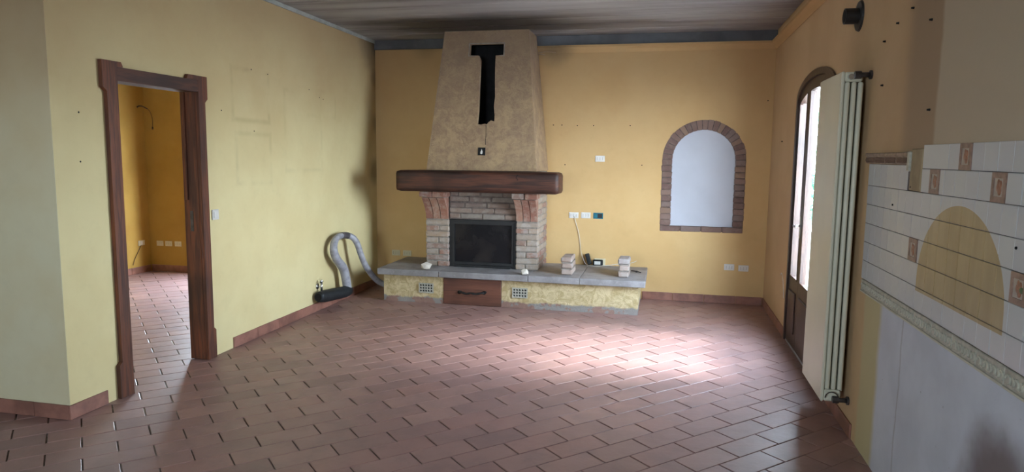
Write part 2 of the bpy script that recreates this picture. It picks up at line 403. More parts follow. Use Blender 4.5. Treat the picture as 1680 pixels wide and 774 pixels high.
# ------------------------------------------------------------------ floor
FX0, FX1, FY0, FY1 = X0, XR+.0, 1.3, YB2
floor = struct(B('floor', X0-.1, XR+.12, Y0-.12, YB2+.12, -.12, -.0050, 'grout'), 'floor of oblong terracotta tiles laid diagonally in running bond')
L, P, G, GV = .3215, .1568, .0085, .0048
U0, V0 = .909+L/2, 5.354
def tile_mesh(name, poly, z0=-.009, z1=0.0, ch=.002):
    bm = bmesh.new(); n = len(poly)
    c = sum((Vector((*p, 0)) for p in poly), Vector())/n
    a = [bm.verts.new((x, y, z0)) for x, y in poly]; b = [bm.verts.new((x, y, z1-ch*.8)) for x, y in poly]
    t = []
    for x, y in poly:
        d = c - Vector((x, y, 0)); d = Vector((math.copysign(ch, d.x) if abs(d.x) > ch else 0, math.copysign(ch, d.y) if abs(d.y) > ch else 0, 0))
        t.append(bm.verts.new((x+d.x, y+d.y, z1)))
    for i in range(n):
        j = (i+1) % n; bm.faces.new((a[i], a[j], b[j], b[i])); bm.faces.new((b[i], b[j], t[j], t[i]))
    bm.faces.new(t); return bm
def clip(poly, ax, lim, keep_less):
    out = []; n = len(poly)
    for i in range(n):
        p, q = poly[i], poly[(i+1) % n]
        ip = (p[ax] <= lim) if keep_less else (p[ax] >= lim); iq = (q[ax] <= lim) if keep_less else (q[ax] >= lim)
        if ip: out.append(p)
        if ip != iq:
            t = (lim-p[ax])/(q[ax]-p[ax]); out.append((p[0]+t*(q[0]-p[0]), p[1]+t*(q[1]-p[1])))
    return out
full = tile_mesh('tile', [(-(L-G)/2, -(P-GV)/2), ((L-G)/2, -(P-GV)/2), ((L-G)/2, (P-GV)/2), (-(L-G)/2, (P-GV)/2)])
bmesh.ops.recalc_face_normals(full, faces=full.faces)
tile_me = bpy.data.meshes.new('tile'); full.to_mesh(tile_me); full.free(); tile_me.materials.append(M['tile'])
s2 = 2**.5; tiles = []
for r in range(-40, 60):
    vc = V0 + P*(r+.5)
    for c in range(-50, 50):
        uc = U0 + L*c + (L/2 if r % 2 else 0) + .0035*r*0
        x, y = (uc-vc)/s2, (uc+vc)/s2
        hw = (L-G)/2; hh = (P-GV)/2
        poly = [((uc+a*hw-vc-b*hh)/s2, (uc+a*hw+vc+b*hh)/s2) for a, b in ((-1, -1), (1, -1), (1, 1), (-1, 1))]
        n0 = poly
        for ax, lim, less in ((0, XR, True), (0, X0, False), (1, YB2 if x < XL-.05 else YB, True), (1, FY0, False)):
            if len(n0): n0 = clip(n0, ax, lim, less)
        if len(n0) < 3: continue
        area = abs(sum(n0[i][0]*n0[(i+1) % len(n0)][1]-n0[(i+1) % len(n0)][0]*n0[i][1] for i in range(len(n0))))/2
        if area < .0006: continue
        whole = area > (L-G)*(P-GV)*.9995
        # screen area and rough visibility
        q = [proj((*p, 0)) for p in n0]; s = 0
        if all(q):
            s = abs(sum(q[i][0]*q[(i+1) % len(q)][1]-q[(i+1) % len(q)][0]*q[i][1] for i in range(len(q))))/2
            cx = sum(a[0] for a in q)/len(q); cy = sum(a[1] for a in q)/len(q)
            if not (-10 < cx < 1690 and cy < 780): s *= .0
            if x < XL:                       # only through the doorway
                yd = y*XL/x
                if y > YJ and not (3.6 < yd < 4.36): s = 0
            if x > -2.87 and x < -.2 and y > 6.72: s = 0
            if x > .88 and y > 4.2 and False: s = 0
        tiles.append((s, x, y, n0, whole))
tiles.sort(key=lambda t: -t[0])
rest = bmesh.new()
for i, (s, x, y, n0, whole) in enumerate(tiles):
    dz = random.uniform(-.0008, .0006)
    if i < 298 and s > 0:
        if whole:
            o = link('tile', tile_me, None, floor, (x, y, dz), (random.uniform(-.0015, .0015), random.uniform(-.0015, .0015), PI/4+random.uniform(-.003, .003)+(PI if random.random() < .5 else 0)))
        else:
            bm = tile_mesh('tile', [(a-x, b-y) for a, b in n0]); build('tile', bm, 'tile', floor, loc=(x, y, dz))
    else:
        t = tile_mesh('t', n0, -.009+dz, dz); bmesh.ops.recalc_face_normals(t, faces=t.faces)
        me = bpy.data.meshes.new('tmp'); t.to_mesh(me); t.free(); rest.from_mesh(me); bpy.data.meshes.remove(me)
o = build('distant_tiles', rest, 'tile', floor); o['kind'] = 'stuff'

# ------------------------------------------------------------------ walls
T = .11
def rect(x0, x1, z0, z1): return [(x0, z0), (x1, z0), (x1, z1), (x0, z1)]
WT = HC + .10
# left wall with the doorway
DY0, DY1, DZ = 3.585, 4.375, 2.0
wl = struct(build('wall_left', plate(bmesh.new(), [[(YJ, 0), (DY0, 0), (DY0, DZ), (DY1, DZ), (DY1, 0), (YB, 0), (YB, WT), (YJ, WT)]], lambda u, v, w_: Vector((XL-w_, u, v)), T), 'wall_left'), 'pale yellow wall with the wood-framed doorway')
# wall that turns away to the left beside the doorway
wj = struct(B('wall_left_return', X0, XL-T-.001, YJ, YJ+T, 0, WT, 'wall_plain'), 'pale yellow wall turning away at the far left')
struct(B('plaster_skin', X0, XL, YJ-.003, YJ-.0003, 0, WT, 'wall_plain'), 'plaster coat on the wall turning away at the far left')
# back wall with arched recess
NX, NHW, NZ0, NZS, NR = .403, .4275, .765, 1.53, .415
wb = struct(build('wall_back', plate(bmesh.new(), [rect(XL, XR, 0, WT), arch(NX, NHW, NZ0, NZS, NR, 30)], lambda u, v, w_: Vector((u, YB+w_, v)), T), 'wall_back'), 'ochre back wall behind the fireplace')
# right wall with garden door opening
DC, DHW, DS, DR = 5.5, .67, 2.03, .18
wr = struct(build('wall_right', plate(bmesh.new(), [[(Y0, 0), (Y0, WT), (YB+T, WT), (YB+T, 0)] + arch(DC, DHW, 0, DS, DR, 24)[::-1]], lambda u, v, w_: Vector((XR+w_, u, v)), .10), 'wall_right'), 'brownish right wall with garden door and kitchen tiles')
# walls out of view
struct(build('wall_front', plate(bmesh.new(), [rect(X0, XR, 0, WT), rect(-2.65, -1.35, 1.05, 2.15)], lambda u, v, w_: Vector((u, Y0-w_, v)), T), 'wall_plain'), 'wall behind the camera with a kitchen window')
struct(B('wall_far_left', X0-T, X0, Y0-T, YB2+T, 0, WT, 'wall_next'), 'deep ochre side wall of the next room')
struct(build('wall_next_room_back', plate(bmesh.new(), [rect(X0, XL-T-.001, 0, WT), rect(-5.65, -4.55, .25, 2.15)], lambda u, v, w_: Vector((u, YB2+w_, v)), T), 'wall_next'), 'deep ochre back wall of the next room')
# lining of next room sides (same wall colour, deepened for the bounced light in there)
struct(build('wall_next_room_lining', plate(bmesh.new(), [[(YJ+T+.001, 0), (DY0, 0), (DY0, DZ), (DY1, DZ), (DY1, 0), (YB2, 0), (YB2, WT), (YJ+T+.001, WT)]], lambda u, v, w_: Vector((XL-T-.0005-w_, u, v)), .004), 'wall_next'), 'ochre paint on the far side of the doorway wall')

# ------------------------------------------------------------------ ceiling
ceil = struct(B('ceiling', X0-T, XR+.24, Y0-T, YB2+T, HC+.018, HC+.10, 'ceiling_gap'), 'dark smoke-stained boarded ceiling')
bp = .33; n = 0; y = YB-.002
while y > 1.6:
    tilt = random.uniform(-.006, .006)
    bm = bmesh.new(); box(bm, XL+.003, XR-.003, -bp/2+.004, bp/2-.004, -.009, .009, .002)
    o = build('board', bm, 'ceiling', ceil, loc=(0, y-bp/2, HC+.009), rot=(tilt, 0, 0)); y -= bp
o = B('near_boards', XL+.003, XR-.003, Y0, y, HC, HC+.018, 'ceiling', ceil)
o = B('side_boards', X0, XL-.0, Y0, YJ-.002, HC, HC+.018, 'ceiling', ceil)
o = B('next_room_boards', X0, XL-T-.006, YJ+T, YB2, HC, HC+.018, 'white_wall', ceil)
# dark beam above the back wall, grey strip over the left wall, yellow cornice on back and right wall
struct(B('trim_1', XL+.001, XR-.001, YB-.03, YB, HB, HC, 'beam_grey', None, .003), 'dark grey beam under the ceiling over the back wall')
struct(B('trim_2', XL, XL+.012, YJ, YB-.03, HC-.035, HC-.0005, 'edge_grey'), 'thin grey strip along the top of the left wall')
def cornice(name, a, b, inward, label):
    a, b, inw = Vector(a), Vector(b), Vector(inward)
    prof = [(0, -.075), (.006, -.078), (.012, -.07), (.030, -.045), (.048, -.03), (.055, -.025), (.055, -.002), (0, 0)]
    bm = bmesh.new(); R = []
    for p in (a, b): R.append([bm.verts.new(p + inw*u + Vector((0, 0, v))) for u, v in prof])
    for j in range(len(prof)): q = (j+1) % len(prof); bm.faces.new((R[0][j], R[0][q], R[1][q], R[1][j]))
    bm.faces.new(R[0]); bm.faces.new(R[1][::-1])
    return struct(build(name, bm, 'wall_back'), label)
cornice('trim_3', (-1.40, YB-.0, HB+.0), (XR, YB, HB), (0, -1, 0), 'yellow cornice ledge along the top of the back wall')
cornice('trim_4', (XR, YB, HB+.0), (XR, .5, HB), (-1, 0, 0), 'yellow cornice ledge along the top of the right wall')

# ------------------------------------------------------------------ baseboards, one piece per tile
def baseboard(name, p0, p1, axis, inward, label):
    """p0,p1: scalar range along axis; pieces .33 long"""
    root = sempty(name, label); a = p0
    while a < p1-.02:
        b = min(a+.328, p1); th = .011
        if axis == 'y':
            xw, s = inward; B('tile', min(xw, xw+s*th), max(xw, xw+s*th), a+.0015, b-.0015, .0012, .086+random.uniform(-.001, .001), 'skirting', root, .002)
        else:
            yw, s = inward; B('tile', a+.0015, b-.0015, min(yw, yw+s*th), max(yw, yw+s*th), .0012, .086+random.uniform(-.001, .001), 'skirting', root, .002)
        a = b
baseboard('baseboard_left', YJ-.0145, 3.423, 'y', (XL, 1), 'short terracotta skirting between the wall corner and doorway')
baseboard('baseboard_left_long', 4.684, YB-.012, 'y', (XL, 1), 'terracotta skirting from the doorway to the fireplace corner')
baseboard('baseboard_return', X0, XL-.0, 'x', (YJ-.003, -1), 'terracotta skirting at the far left')
baseboard('baseboard_back', -.19, XR-.012, 'x', (YB, -1), 'terracotta skirting right of the hearth')
baseboard('baseboard_right', 6.185, YB-.012, 'y', (XR, -1), 'terracotta skirting between back corner and garden door')
baseboard('baseboard_right_near', 3.97, 4.815, 'y', (XR, -1), 'terracotta skirting under the radiator')
baseboard('baseboard_next_room', X0+.012, XL-T-.02, 'x', (YB2, -1), 'terracotta skirting at the back of the next room')
baseboard('baseboard_next_room_side', YJ+T+.02, YB2-.0, 'y', (X0, 1), 'terracotta skirting at the side of the next room')

# ------------------------------------------------------------------ door_1: heavy walnut frame in the left wall
d1 = sempty('door_1', 'open doorway with a heavy reddish-brown timber frame', (XL, 3.98, 0))
PR = .028
IY0, IY1, IZ = 3.612, 4.353, 1.975          # clear opening
def casing(loop, name, mat):
    return build(name, plate(bmesh.new(), [loop], lambda u, v, w_: Vector((XL+PR-w_, u, v)), PR-.0005), mat, d1)
casing([(IY0-.085, 0), (IY0-.085+.0, 0), (IY0, 0), (IY0, IZ), (IY0, 2.0), (IY0-.0, IZ), (IY0-.0, IZ)][2:3] + [(IY0, IZ), (IY0, 2.09-.03), (IY0+.05, 2.09-.03), (IY0+.035, 2.09), (IY0-.115, 2.09), (IY0-.115, 1.93), (IY0-.085, 1.905), (IY0-.085, .235), (IY0-.108, .215), (IY0-.108, .003), (IY0, .003)][1:], 'door_jamb_casing', 'wood_v')
casing([(IY1, .003), (IY1, 2.06), (IY1-.115, 2.06), (IY1-.10, 2.09), (IY1+.10, 2.09), (IY1+.10, 1.93), (IY1+.072, 1.905), (IY1+.072, .235), (IY1+.095, .215), (IY1+.095, .003)], 'door_jamb_casing', 'wood_v')
casing([(IY0+.001, IZ), (IY1-.001, IZ), (IY1-.001, 2.0585), (IY0+.001, 2.0585)], 'door_head_casing', 'wood_h')
B('door_jamb', XL-T-.02, XL-.001, IY0-.026, IY0, .003, 1.999, 'wood_v', d1, .004)
B('door_jamb', XL-T-.02, XL-.001, IY1, IY1+.021, .003, 1.999, 'wood_v', d1, .004)
B('door_head', XL-T-.02, XL-.001, IY0+.001, IY1-.001, IZ, 1.999, 'wood_h', d1, .004)
B('door_stop', XL-.115, XL-.085, IY1-.012, IY1-.0005, 1.2, IZ-.001, 'wood_v', d1, .002)
B('strike_plate', XL-.08, XL-.055, IY1-.0025, IY1-.0003, .97, 1.12, 'steel', d1)

# ------------------------------------------------------------------ window_1: arched recess with brick surround, closed in white
w1 = sempty('window_1', 'bricked arched niche filled with white panel in back wall', (NX, YB, 0))
IHW, IZ0, IR = .322, .822, .312
build('infill_panel', plate(bmesh.new(), [arch(NX, IHW+.01, IZ0-.01, NZS, IR+.01, 30)], lambda u, v, w_: Vector((u, YB+.035+w_, v)), .03), 'white_wall', w1)
ringout = arch(NX, NHW-.001, NZ0+.001, NZS, NR-.001, 30); ringin = arch(NX, IHW+.004, IZ0-.004, NZS, IR+.004, 30)
build('mortar_bed', plate(bmesh.new(), [ringout, ringin], lambda u, v, w_: Vector((u, YB+.002+w_, v)), .10), 'mortar_arch', w1)
B('leak_backing', NX-NHW-.05, NX+NHW+.05, YB+T+.001, YB+T+.06, NZ0-.05, NZS+NR+.05, 'mortar_arch', w1)  # unseen block added to stop daylight leaking round the brick ring
NV = 21
for i in range(NV):                         # voussoirs
    a0 = PI*i/NV + .012; a1 = PI*(i+1)/NV - .012
    j = random.uniform(-.004, .006)
    lp = [(NX+(IHW)*math.cos(a0), NZS+IR*math.sin(a0)), (NX+(NHW+j)*math.cos(a0), NZS+(NR+j)*math.sin(a0)),
          (NX+(NHW+j)*math.cos(a1), NZS+(NR+j)*math.sin(a1)), (NX+IHW*math.cos(a1), NZS+IR*math.sin(a1))]
    pr = random.uniform(.003, .009)
    build('brick', plate(bmesh.new(), [lp], lambda u, v, w_: Vector((u, YB-pr+w_, v)), .05), 'brick_arch', w1)
nz = 11; dz = (NZS-IZ0)/nz
for sgn in (-1, 1):
    for i in range(nz):
        x0, x1 = sorted((NX+sgn*IHW, NX+sgn*(NHW+random.uniform(-.004, .005))))
        brick('brick', x0, x1, YB-.006, YB+.044, IZ0+i*dz+.003, IZ0+(i+1)*dz-.003, 'brick_arch', w1, .001, .004)
for i in range(4):
    a = NX-NHW-.004 + i*(2*NHW+.008)/4
    brick('brick', a+.003, a+(2*NHW+.008)/4-.003, YB-.008, YB+.042, NZ0-.002, IZ0-.004, 'brick_arch', w1, .001, .004)

# ------------------------------------------------------------------ door_2: arched garden door in the right wall
d2 = sempty('door_2', 'dark brown arched double garden door with glass panes', (XR, DC, 0))
def rplate(loops, x, th): return plate(bmesh.new(), loops, lambda u, v, w_: Vector((x+w_, u, v)), th)
build('door_frame', rplate([arch(DC, DHW-.001, .003, DS, DR-.001, 24) + arch(DC, DHW-.05, .003, DS-.02, DR-.03, 24)[::-1]], XR-.012, .060), 'door_wood', d2)
build('door_threshold', box(bmesh.new(), XR+.0, XR+.2, DC-DHW+.052, DC+DHW-.052, -.02, .012, .003), 'stone', d2)
build('door_stop', rplate([arch(DC, DHW-.001, .02, DS, DR-.001, 24) + arch(DC, DHW-.075, .02, DS-.03, DR-.05, 24)[::-1]], XR+.0495, .012), 'door_wood', d2)  # ring added behind the frame to seal the light gap above the leaves
SPL = 5.725                                  # where the two leaves meet
def headz(y, inset):                         # height of the arch head at y
    t = max(0, 1-((y-DC)/(DHW-inset+.02))**2); return DS-.02+(DR-.03-inset*.0)*math.sqrt(t)
def leaf(y0, y1, st0, st1, handle):
    n = 10
    out = [(y0, .016)] + [(y0+(y1-y0)*i/n, headz(y0+(y1-y0)*i/n, .05)-.004) for i in range(n+1)] + [(y1, .016)]
    g0, g1 = y0+st0, y1-st1
    gl = [(g0, .565)] + [(g0+(g1-g0)*i/n, headz(g0+(g1-g0)*i/n, .05)-.075) for i in range(n+1)] + [(g1, .565)]
    lf = build('door_leaf', rplate([out, gl], XR+.004, .045), 'door_wood', d2)
    gl2 = [(g0-.006, .559)] + [(a, b+.006) for a, b in gl[1:-1]] + [(g1+.006, .559)]
    build('pane', rplate([gl2], XR+.024, .005), 'glass', lf)
    build('glazing_bead', rplate([[(a, b) for a, b in gl], [(g0+.012, .577)] + [(min(max(a, g0+.012), g1-.012), b-.012) for a, b in gl[1:-1]] + [(g1-.012, .577)]], XR+.0015, .02), 'door_wood', lf)
    build('raised_panel', box(bmesh.new(), XR-.008, XR+.006, g0+.01, g1-.01, .12, .46, .008), 'door_wood', lf)
    if handle:
        bm = bmesh.new(); box(bm, XR-.003, XR+.004, y0+.02, y0+.05, .92, 1.10, .002); cyl(bm, (XR-.045, y0+.035, 1.02), (XR+.004, y0+.035, 1.02), .009, 10); box(bm, XR-.055, XR-.04, y0-.07, y0+.045, 1.01, 1.03, .004)
        build('handle', bm, 'chrome', lf)
leaf(SPL+.002, DC+DHW-.052, .058, .045, True)
leaf(DC-DHW+.052, SPL-.002, .09, .055, False)

# ------------------------------------------------------------------ window frames out of view
def frame_window(name, x0, x1, y, z0, z1, label):
    r = sempty(name, label, (x0, y, z0))
    build('window_frame', plate(bmesh.new(), [rect(x0+.001, x1-.001, z0+.001, z1-.001), rect(x0+.05, (x0+x1)/2-.03, z0+.05, z1-.05), rect((x0+x1)/2+.03, x1-.05, z0+.05, z1-.05)], lambda u, v, w_: Vector((u, y+w_, v)), .05), 'wood_v', r)
    B('pane', x0+.04, (x0+x1)/2-.02, y+.02, y+.026, z0+.04, z1-.04, 'glass', r); B('pane', (x0+x1)/2+.02, x1-.04, y+.02, y+.026, z0+.04, z1-.04, 'glass', r)
frame_window('window_2', -5.65, -4.55, YB2+.03, .25, 2.15, 'window of the next room, hidden behind the wall')
frame_window('window_3', -2.65, -1.35, Y0-.09, 1.05, 2.15, 'kitchen window behind the camera')

# ------------------------------------------------------------------ fireplace
fp = thing('fireplace', 'brick fireplace with tapering stucco hood, oak beam and long stone bench', 'fireplace', (-1.87, 7.1, 0))
BX0, BX1, BY = -2.87, -.205, 6.68
SZ0, SZ1 = .288, .352
DX0, DX1 = -2.205, -1.583
def bench(name, x0, x1):
    bm = bmesh.new(); box(bm, x0, x1, BY, YB-.001, .001, SZ0-.0005, 0)
    bmesh.ops.subdivide_edges(bm, edges=bm.edges, cuts=7, use_grid_fill=True)
    o = build(name, bm, 'stucco_cream', fp)
    for v in o.data.vertices:
        if v.co.z > .01 and v.co.z < SZ0-.01 and x0+.003 < v.co.x < x1-.003: v.co.y += abs(noise.noise(v.co*9))*.006*(1 if v.co.y < 7 else 0)
    return o
bench('plinth', BX0, DX0-.001); bench('plinth', DX1+.001, BX1)
B('drawer_recess', DX0, DX1, BY+.03, YB-.002, .001, SZ0-.001, 'soot', fp)
dr = B('drawer', DX0+.003, DX1-.003, BY-.006, BY+.028, .004, SZ0-.010, 'drawer', fp, .003)
bm = bmesh.new()                             # wrought-iron handle
hp = catmull([(-2.03, BY-.012, .135), (-2.0, BY-.03, .138), (-1.95, BY-.034, .128), (-1.90, BY-.036, .136), (-1.85, BY-.034, .130), (-1.80, BY-.03, .138), (-1.765, BY-.012, .142)], 6)
tube(bm, hp, lambda t: .009+.003*math.sin(t*PI*6)**2, 8)
for hx, hz in ((-2.03, .135), (-1.765, .142)):
    cyl(bm, (hx, BY-.012, hz), (hx, BY-.006, hz), .02, 12); tube(bm, catmull([(hx, BY-.012, hz), (hx+.012, BY-.016, hz+.016), (hx+.024, BY-.014, hz+.012), (hx+.022, BY-.014, hz+.002)], 4), .004, 6)
build('handle', bm, 'black', dr, True)
def grille(x0, x1, z0, z1):
    cx = (x1-x0)/5; cz = (z1-z0)/3; holes = []
    for i in range(5):
        for j in range(3):
            a, b = x0+(i+.5)*cx, z0+(j+.5)*cz; r = cx*.42
            holes.append([(a-r, b), (a, b+r), (a+r, b), (a, b-r)])
    g = build('vent_grille', plate(bmesh.new(), [rect(x0-.008, x1+.008, z0-.008, z1+.008)] + holes, lambda u, v, w_: Vector((u, BY-.009+w_, v)), .006), 'listel_cream', fp)
    B('duct_shadow', x0-.004, x1+.004, BY-.0028, BY-.0012, z0-.004, z1+.004, 'soot', g)
grille(-2.467, -2.322, .115, .203); grille(-1.462, -1.318, .118, .206)
# bench top: separate stones
xs = [-2.925, -2.24, -1.30, -.78, -.138]
for a, b in zip(xs, xs[1:]):
    bm = bmesh.new(); box(bm, a+.0015, b-.0015, 6.625+random.uniform(-.003, .003), YB-.001, SZ0, SZ1, .006, 0, 2)
    build('hearth_stone', bm, 'stone', fp)
# columns
CY = 6.945; CZ1 = 1.166
cols = {'L': (-2.492, -2.237), 'R': (-1.497, -1.262)}
NCO = 8; ch = (.862-SZ1)/NCO
for key, (a, b) in cols.items():
    B('mortar_core', a+.008, b-.008, CY+.008, YB-.001, SZ1+.0005, 1.385, 'mortar', fp)
    sidex = b if key == 'R' else a
    for c in range(22):
        z0 = SZ1+.002+c*ch; z1 = z0+ch-.009
        if z1 > 1.38: break
        front = c < NCO
        if front:
            if c % 2 == 0:
                m = (a+b)/2 - .005 + random.uniform(-.02, .02)
                brick('brick', a, m, CY, CY+.12, z0, z1, 'brick', fp); brick('brick', m+.010, b, CY, CY+.12, z0, z1, 'brick', fp)
                ys = CY+.13
            else:
                brick('brick', a, b, CY, CY+.115, z0, z1, 'brick', fp); ys = CY+.125
        else: ys = CY+.005
        # flank bricks running back to the wall
        while ys < YB-.05:
            ye = min(ys+(.235 if (c % 2 or ys > CY+.2) else .235), YB-.003)
            if key == 'R': brick('brick', b-.10, b-.001, ys, ye, z0, z1, 'brick', fp)
            else: brick('brick', a+.001, a+.10, ys, ye, z0, z1, 'brick', fp)
            ys = ye+.010
# corbels: bricks on edge cut to a curved bracket
def corbel(a, b):
    n = 3; wdt = (b-a)/n
    for i in range(n):
        x0, x1 = a+i*wdt+.004, a+(i+1)*wdt-.004; off = random.uniform(-.004, .004)
        pts = [(CY+.02, .868), (CY-.004, .868)]
        for j in range(9):
            t = j/8; pts.append((CY-.006-.15*(t**1.9)+off, .868+.232*t))
        pts += [(CY+.02, 1.10)]
        bm = bmesh.new(); plate(bm, [pts], lambda u, v, w_: Vector((x0+w_, u, v)), x1-x0)
        build('corbel_brick', bm, 'brick_red', fp)
    B('mortar_bed', a+.006, b-.006, CY-.12, CY+.01, 1.095, 1.106, 'mortar', fp)
    for i in range(2):
        x0 = a-.018+i*(b-a+.036)/2
        brick('corbel_cap', x0+.003, x0+(b-a+.036)/2-.003, 6.765, CY+.02, 1.107, 1.166, 'brick_red' if i else 'brick', fp, .001)
for a, b in cols.values(): corbel(a, b)
# lintel of smoked brick above the fire door
LX0, LX1 = -2.237, -1.497; LY = 6.975
B('lintel_mortar', LX0, LX1, LY+.006, YB-.002, .868, 1.385, 'mortar_dark', fp)
for c in range(5):
    z0 = .870+c*.0605; x = LX0-.0
    off = [.12, .25, .17, .22, .10][c]; first = True
    while x < LX1-.01:
        e = min(x+(off if first else .245), LX1); first = False
        if e-x > .03: brick('brick', x+.004, e-.004, LY, LY+.1, z0+.004, z0+.0565, 'brick_grey', fp)
        x = e
# fire door
B('firebox', LX0+.001, LX1-.001, 7.03, YB-.003, SZ1+.001, .862, 'soot', fp)
ins = build('fire_door', plate(bmesh.new(), [rect(LX0+.003, LX1-.003, SZ1+.004, .862), rect(LX0+.06, LX1-.045, SZ1+.055, .82)], lambda u, v, w_: Vector((u, 6.985+w_, v)), .04), 'black', fp)
build('inner_frame', plate(bmesh.new(), [rect(LX0+.035, LX1-.03, SZ1+.03, .838), rect(LX0+.055, LX1-.05, SZ1+.052, .815)], lambda u, v, w_: Vector((u, 6.975+w_, v)), .009), 'black', ins)
B('glass_pane', LX0+.052, LX1-.04, 6.998, 7.004, SZ1+.048, .826, 'stove_glass', ins)
B('ash_lip', LX0+.05, LX1-.05, 6.955, 6.984, SZ1+.006, SZ1+.024, 'black', ins, .003)
# mantel beam
bm = bmesh.new(); box(bm, -2.72, -1.005, 6.64, CY+.02, 1.170, 1.388, 0)
bmesh.ops.subdivide_edges(bm, edges=[e for e in bm.edges if abs(e.verts[0].co.x-e.verts[1].co.x) > .1], cuts=40)
bmesh.ops.subdivide_edges(bm, edges=[e for e in bm.edges if e.calc_length() > .15], cuts=5, use_grid_fill=True)
for v in bm.verts:
    cx, cy, cz = -1.8625, (6.64+CY+.02)/2, 1.279
    # round the long edges and the ends
    hx, hy, hz = .8575, (CY+.02-6.64)/2, .109; R = .035
    d = v.co-Vector((cx, cy, cz)); q = Vector((max(abs(d.x)-(hx-R), 0), max(abs(d.y)-(hy-R), 0), max(abs(d.z)-(hz-R), 0)))
    if q.length > R:
        q2 = q*(R/q.length); s = Vector((math.copysign(1, d.x), math.copysign(1, d.y), math.copysign(1, d.z)))
        v.co = Vector((cx, cy, cz)) + Vector((s.x*(min(abs(d.x), hx-R)+q2.x), s.y*(min(abs(d.y), hy-R)+q2.y), s.z*(min(abs(d.z), hz-R)+q2.z)))
    v.co.z += .006*noise.noise(Vector((v.co.x*1.7, 3, v.co.y*3))) ; v.co.y += .008*noise.noise(Vector((v.co.x*3.1, 7, v.co.z*9)))
build('mantel_beam', bm, 'mantel', fp, True)
bm = bmesh.new(); tube(bm, catmull([(-1.42, 6.645, 1.36), (-1.435, 6.643, 1.33), (-1.42, 6.643, 1.31), (-1.44, 6.645, 1.285)], 5), .004, 6); build('crack', bm, 'soot', fp)
# hood: front slab with the T-shaped hole, two flanks, small cap
HZ0, HZ1 = 1.392, 2.838
def hy(z): t = (z-HZ0)/(HZ1-HZ0); return 6.78+.27*t
def hxL(z): t = (z-HZ0)/(HZ1-HZ0); return -2.425+.113*t
def hxR(z): t = (z-HZ0)/(HZ1-HZ0); return -1.258-.150*t
from math import sin
left = [(hxL(z), z) for z in [HZ0+(HZ1-HZ0)*i/14 for i in range(15)]]; right = [(hxR(z), z) for z in [HZ1-(HZ1-HZ0)*i/14 for i in range(15)]]
hole = [(-2.025, 2.695), (-1.665, 2.695), (-1.665, 2.58), (-1.745, 2.575), (-1.745, 2.45), (-1.738, 2.3), (-1.728, 2.15), (-1.735, 2.05), (-1.722, 1.96), (-1.722, 1.895), (-1.76, 1.905),
        (-1.785, 1.885), (-1.805, 1.860), (-1.825, 1.872), (-1.862, 1.862), (-1.905, 1.868), (-1.90, 2.0), (-1.903, 2.2), (-1.905, 2.4), (-1.905, 2.53), (-1.93, 2.578), (-2.025, 2.582)]
bm = bmesh.new(); plate(bm, [left + right, hole], lambda u, v, w_: Vector((u, hy(v)+w_, v)), .05)
hood = build('hood', bm, 'stucco', fp)
def flank(fx, name):
    bm = bmesh.new(); s = 1 if fx is hxR else -1; th = .04; Q = []
    for z in (HZ0, HZ1):
        for yy in (hy(z)+.051, YB-.001):
            for t in (0, th): Q.append(bm.verts.new((fx(z)-s*t, yy, z)))
    for f in ((0, 1, 3, 2), (4, 6, 7, 5), (0, 2, 6, 4), (1, 5, 7, 3), (0, 4, 5, 1), (2, 3, 7, 6)): bm.faces.new([Q[i] for i in f])
    build(name, bm, 'stucco', fp)
flank(hxL, 'hood_flank'); flank(hxR, 'hood_flank')
B('flue_cavity', -2.20, -1.50, 7.24, 7.28, 1.5, 2.8, 'soot', fp)
B('hood_floor', -2.36, -1.32, 6.87, YB-.002, HZ0, HZ0+.02, 'soot', fp)
# border of the T bar, crack, black plate with white flame
bm = bmesh.new(); f_ = lambda u, v, w_: Vector((u, hy(v)-.004+w_, v))
plate(bm, [[(-2.037, 2.707), (-1.653, 2.707), (-1.653, 2.568), (-1.70, 2.568), (-1.70, 2.576), (-1.661, 2.576), (-1.661, 2.699), (-2.029, 2.699), (-2.029, 2.578), (-1.96, 2.578), (-1.96, 2.570), (-2.037, 2.570)]], f_, .0035)
build('hole_border', bm, 'mortar', fp)
bm = bmesh.new(); tube(bm, [Vector((x, hy(z)-.0005, z)) for x, z in ((-1.808, 1.858), (-1.806, 1.81), (-1.803, 1.76), (-1.805, 1.70), (-1.802, 1.655))], .0022, 5); build('plaster_crack', bm, 'soot', fp)
ic = build('flame_plate', plate(bmesh.new(), [rect(-1.878, -1.80, 1.548, 1.628)], lambda u, v, w_: Vector((u, hy(v)-.006+w_, v)), .005), 'soot', fp)
fl = [(-1.839, 1.613), (-1.833, 1.60), (-1.827, 1.585), (-1.828, 1.567), (-1.834, 1.560), (-1.845, 1.560), (-1.850, 1.568), (-1.850, 1.582), (-1.843, 1.596)]
build('flame_mark', plate(bmesh.new(), [fl], lambda u, v, w_: Vector((u, hy(v)-.0085+w_, v)), .002), 'white_plastic', ic)
# plaster bits hanging beside the hood top
bm = bmesh.new()
for zz_, ln_ in ((2.70, .16), (2.66, .22), (2.635, .10)):
    tube(bm, [Vector((-1.41, YB-.03, zz_)), Vector((-1.41+ln_*.5, YB-.045, zz_+.012)), Vector((-1.41+ln_, YB-.03, zz_+.004))], .007, 6)
build('torn_plaster', bm, 'stucco', fp)

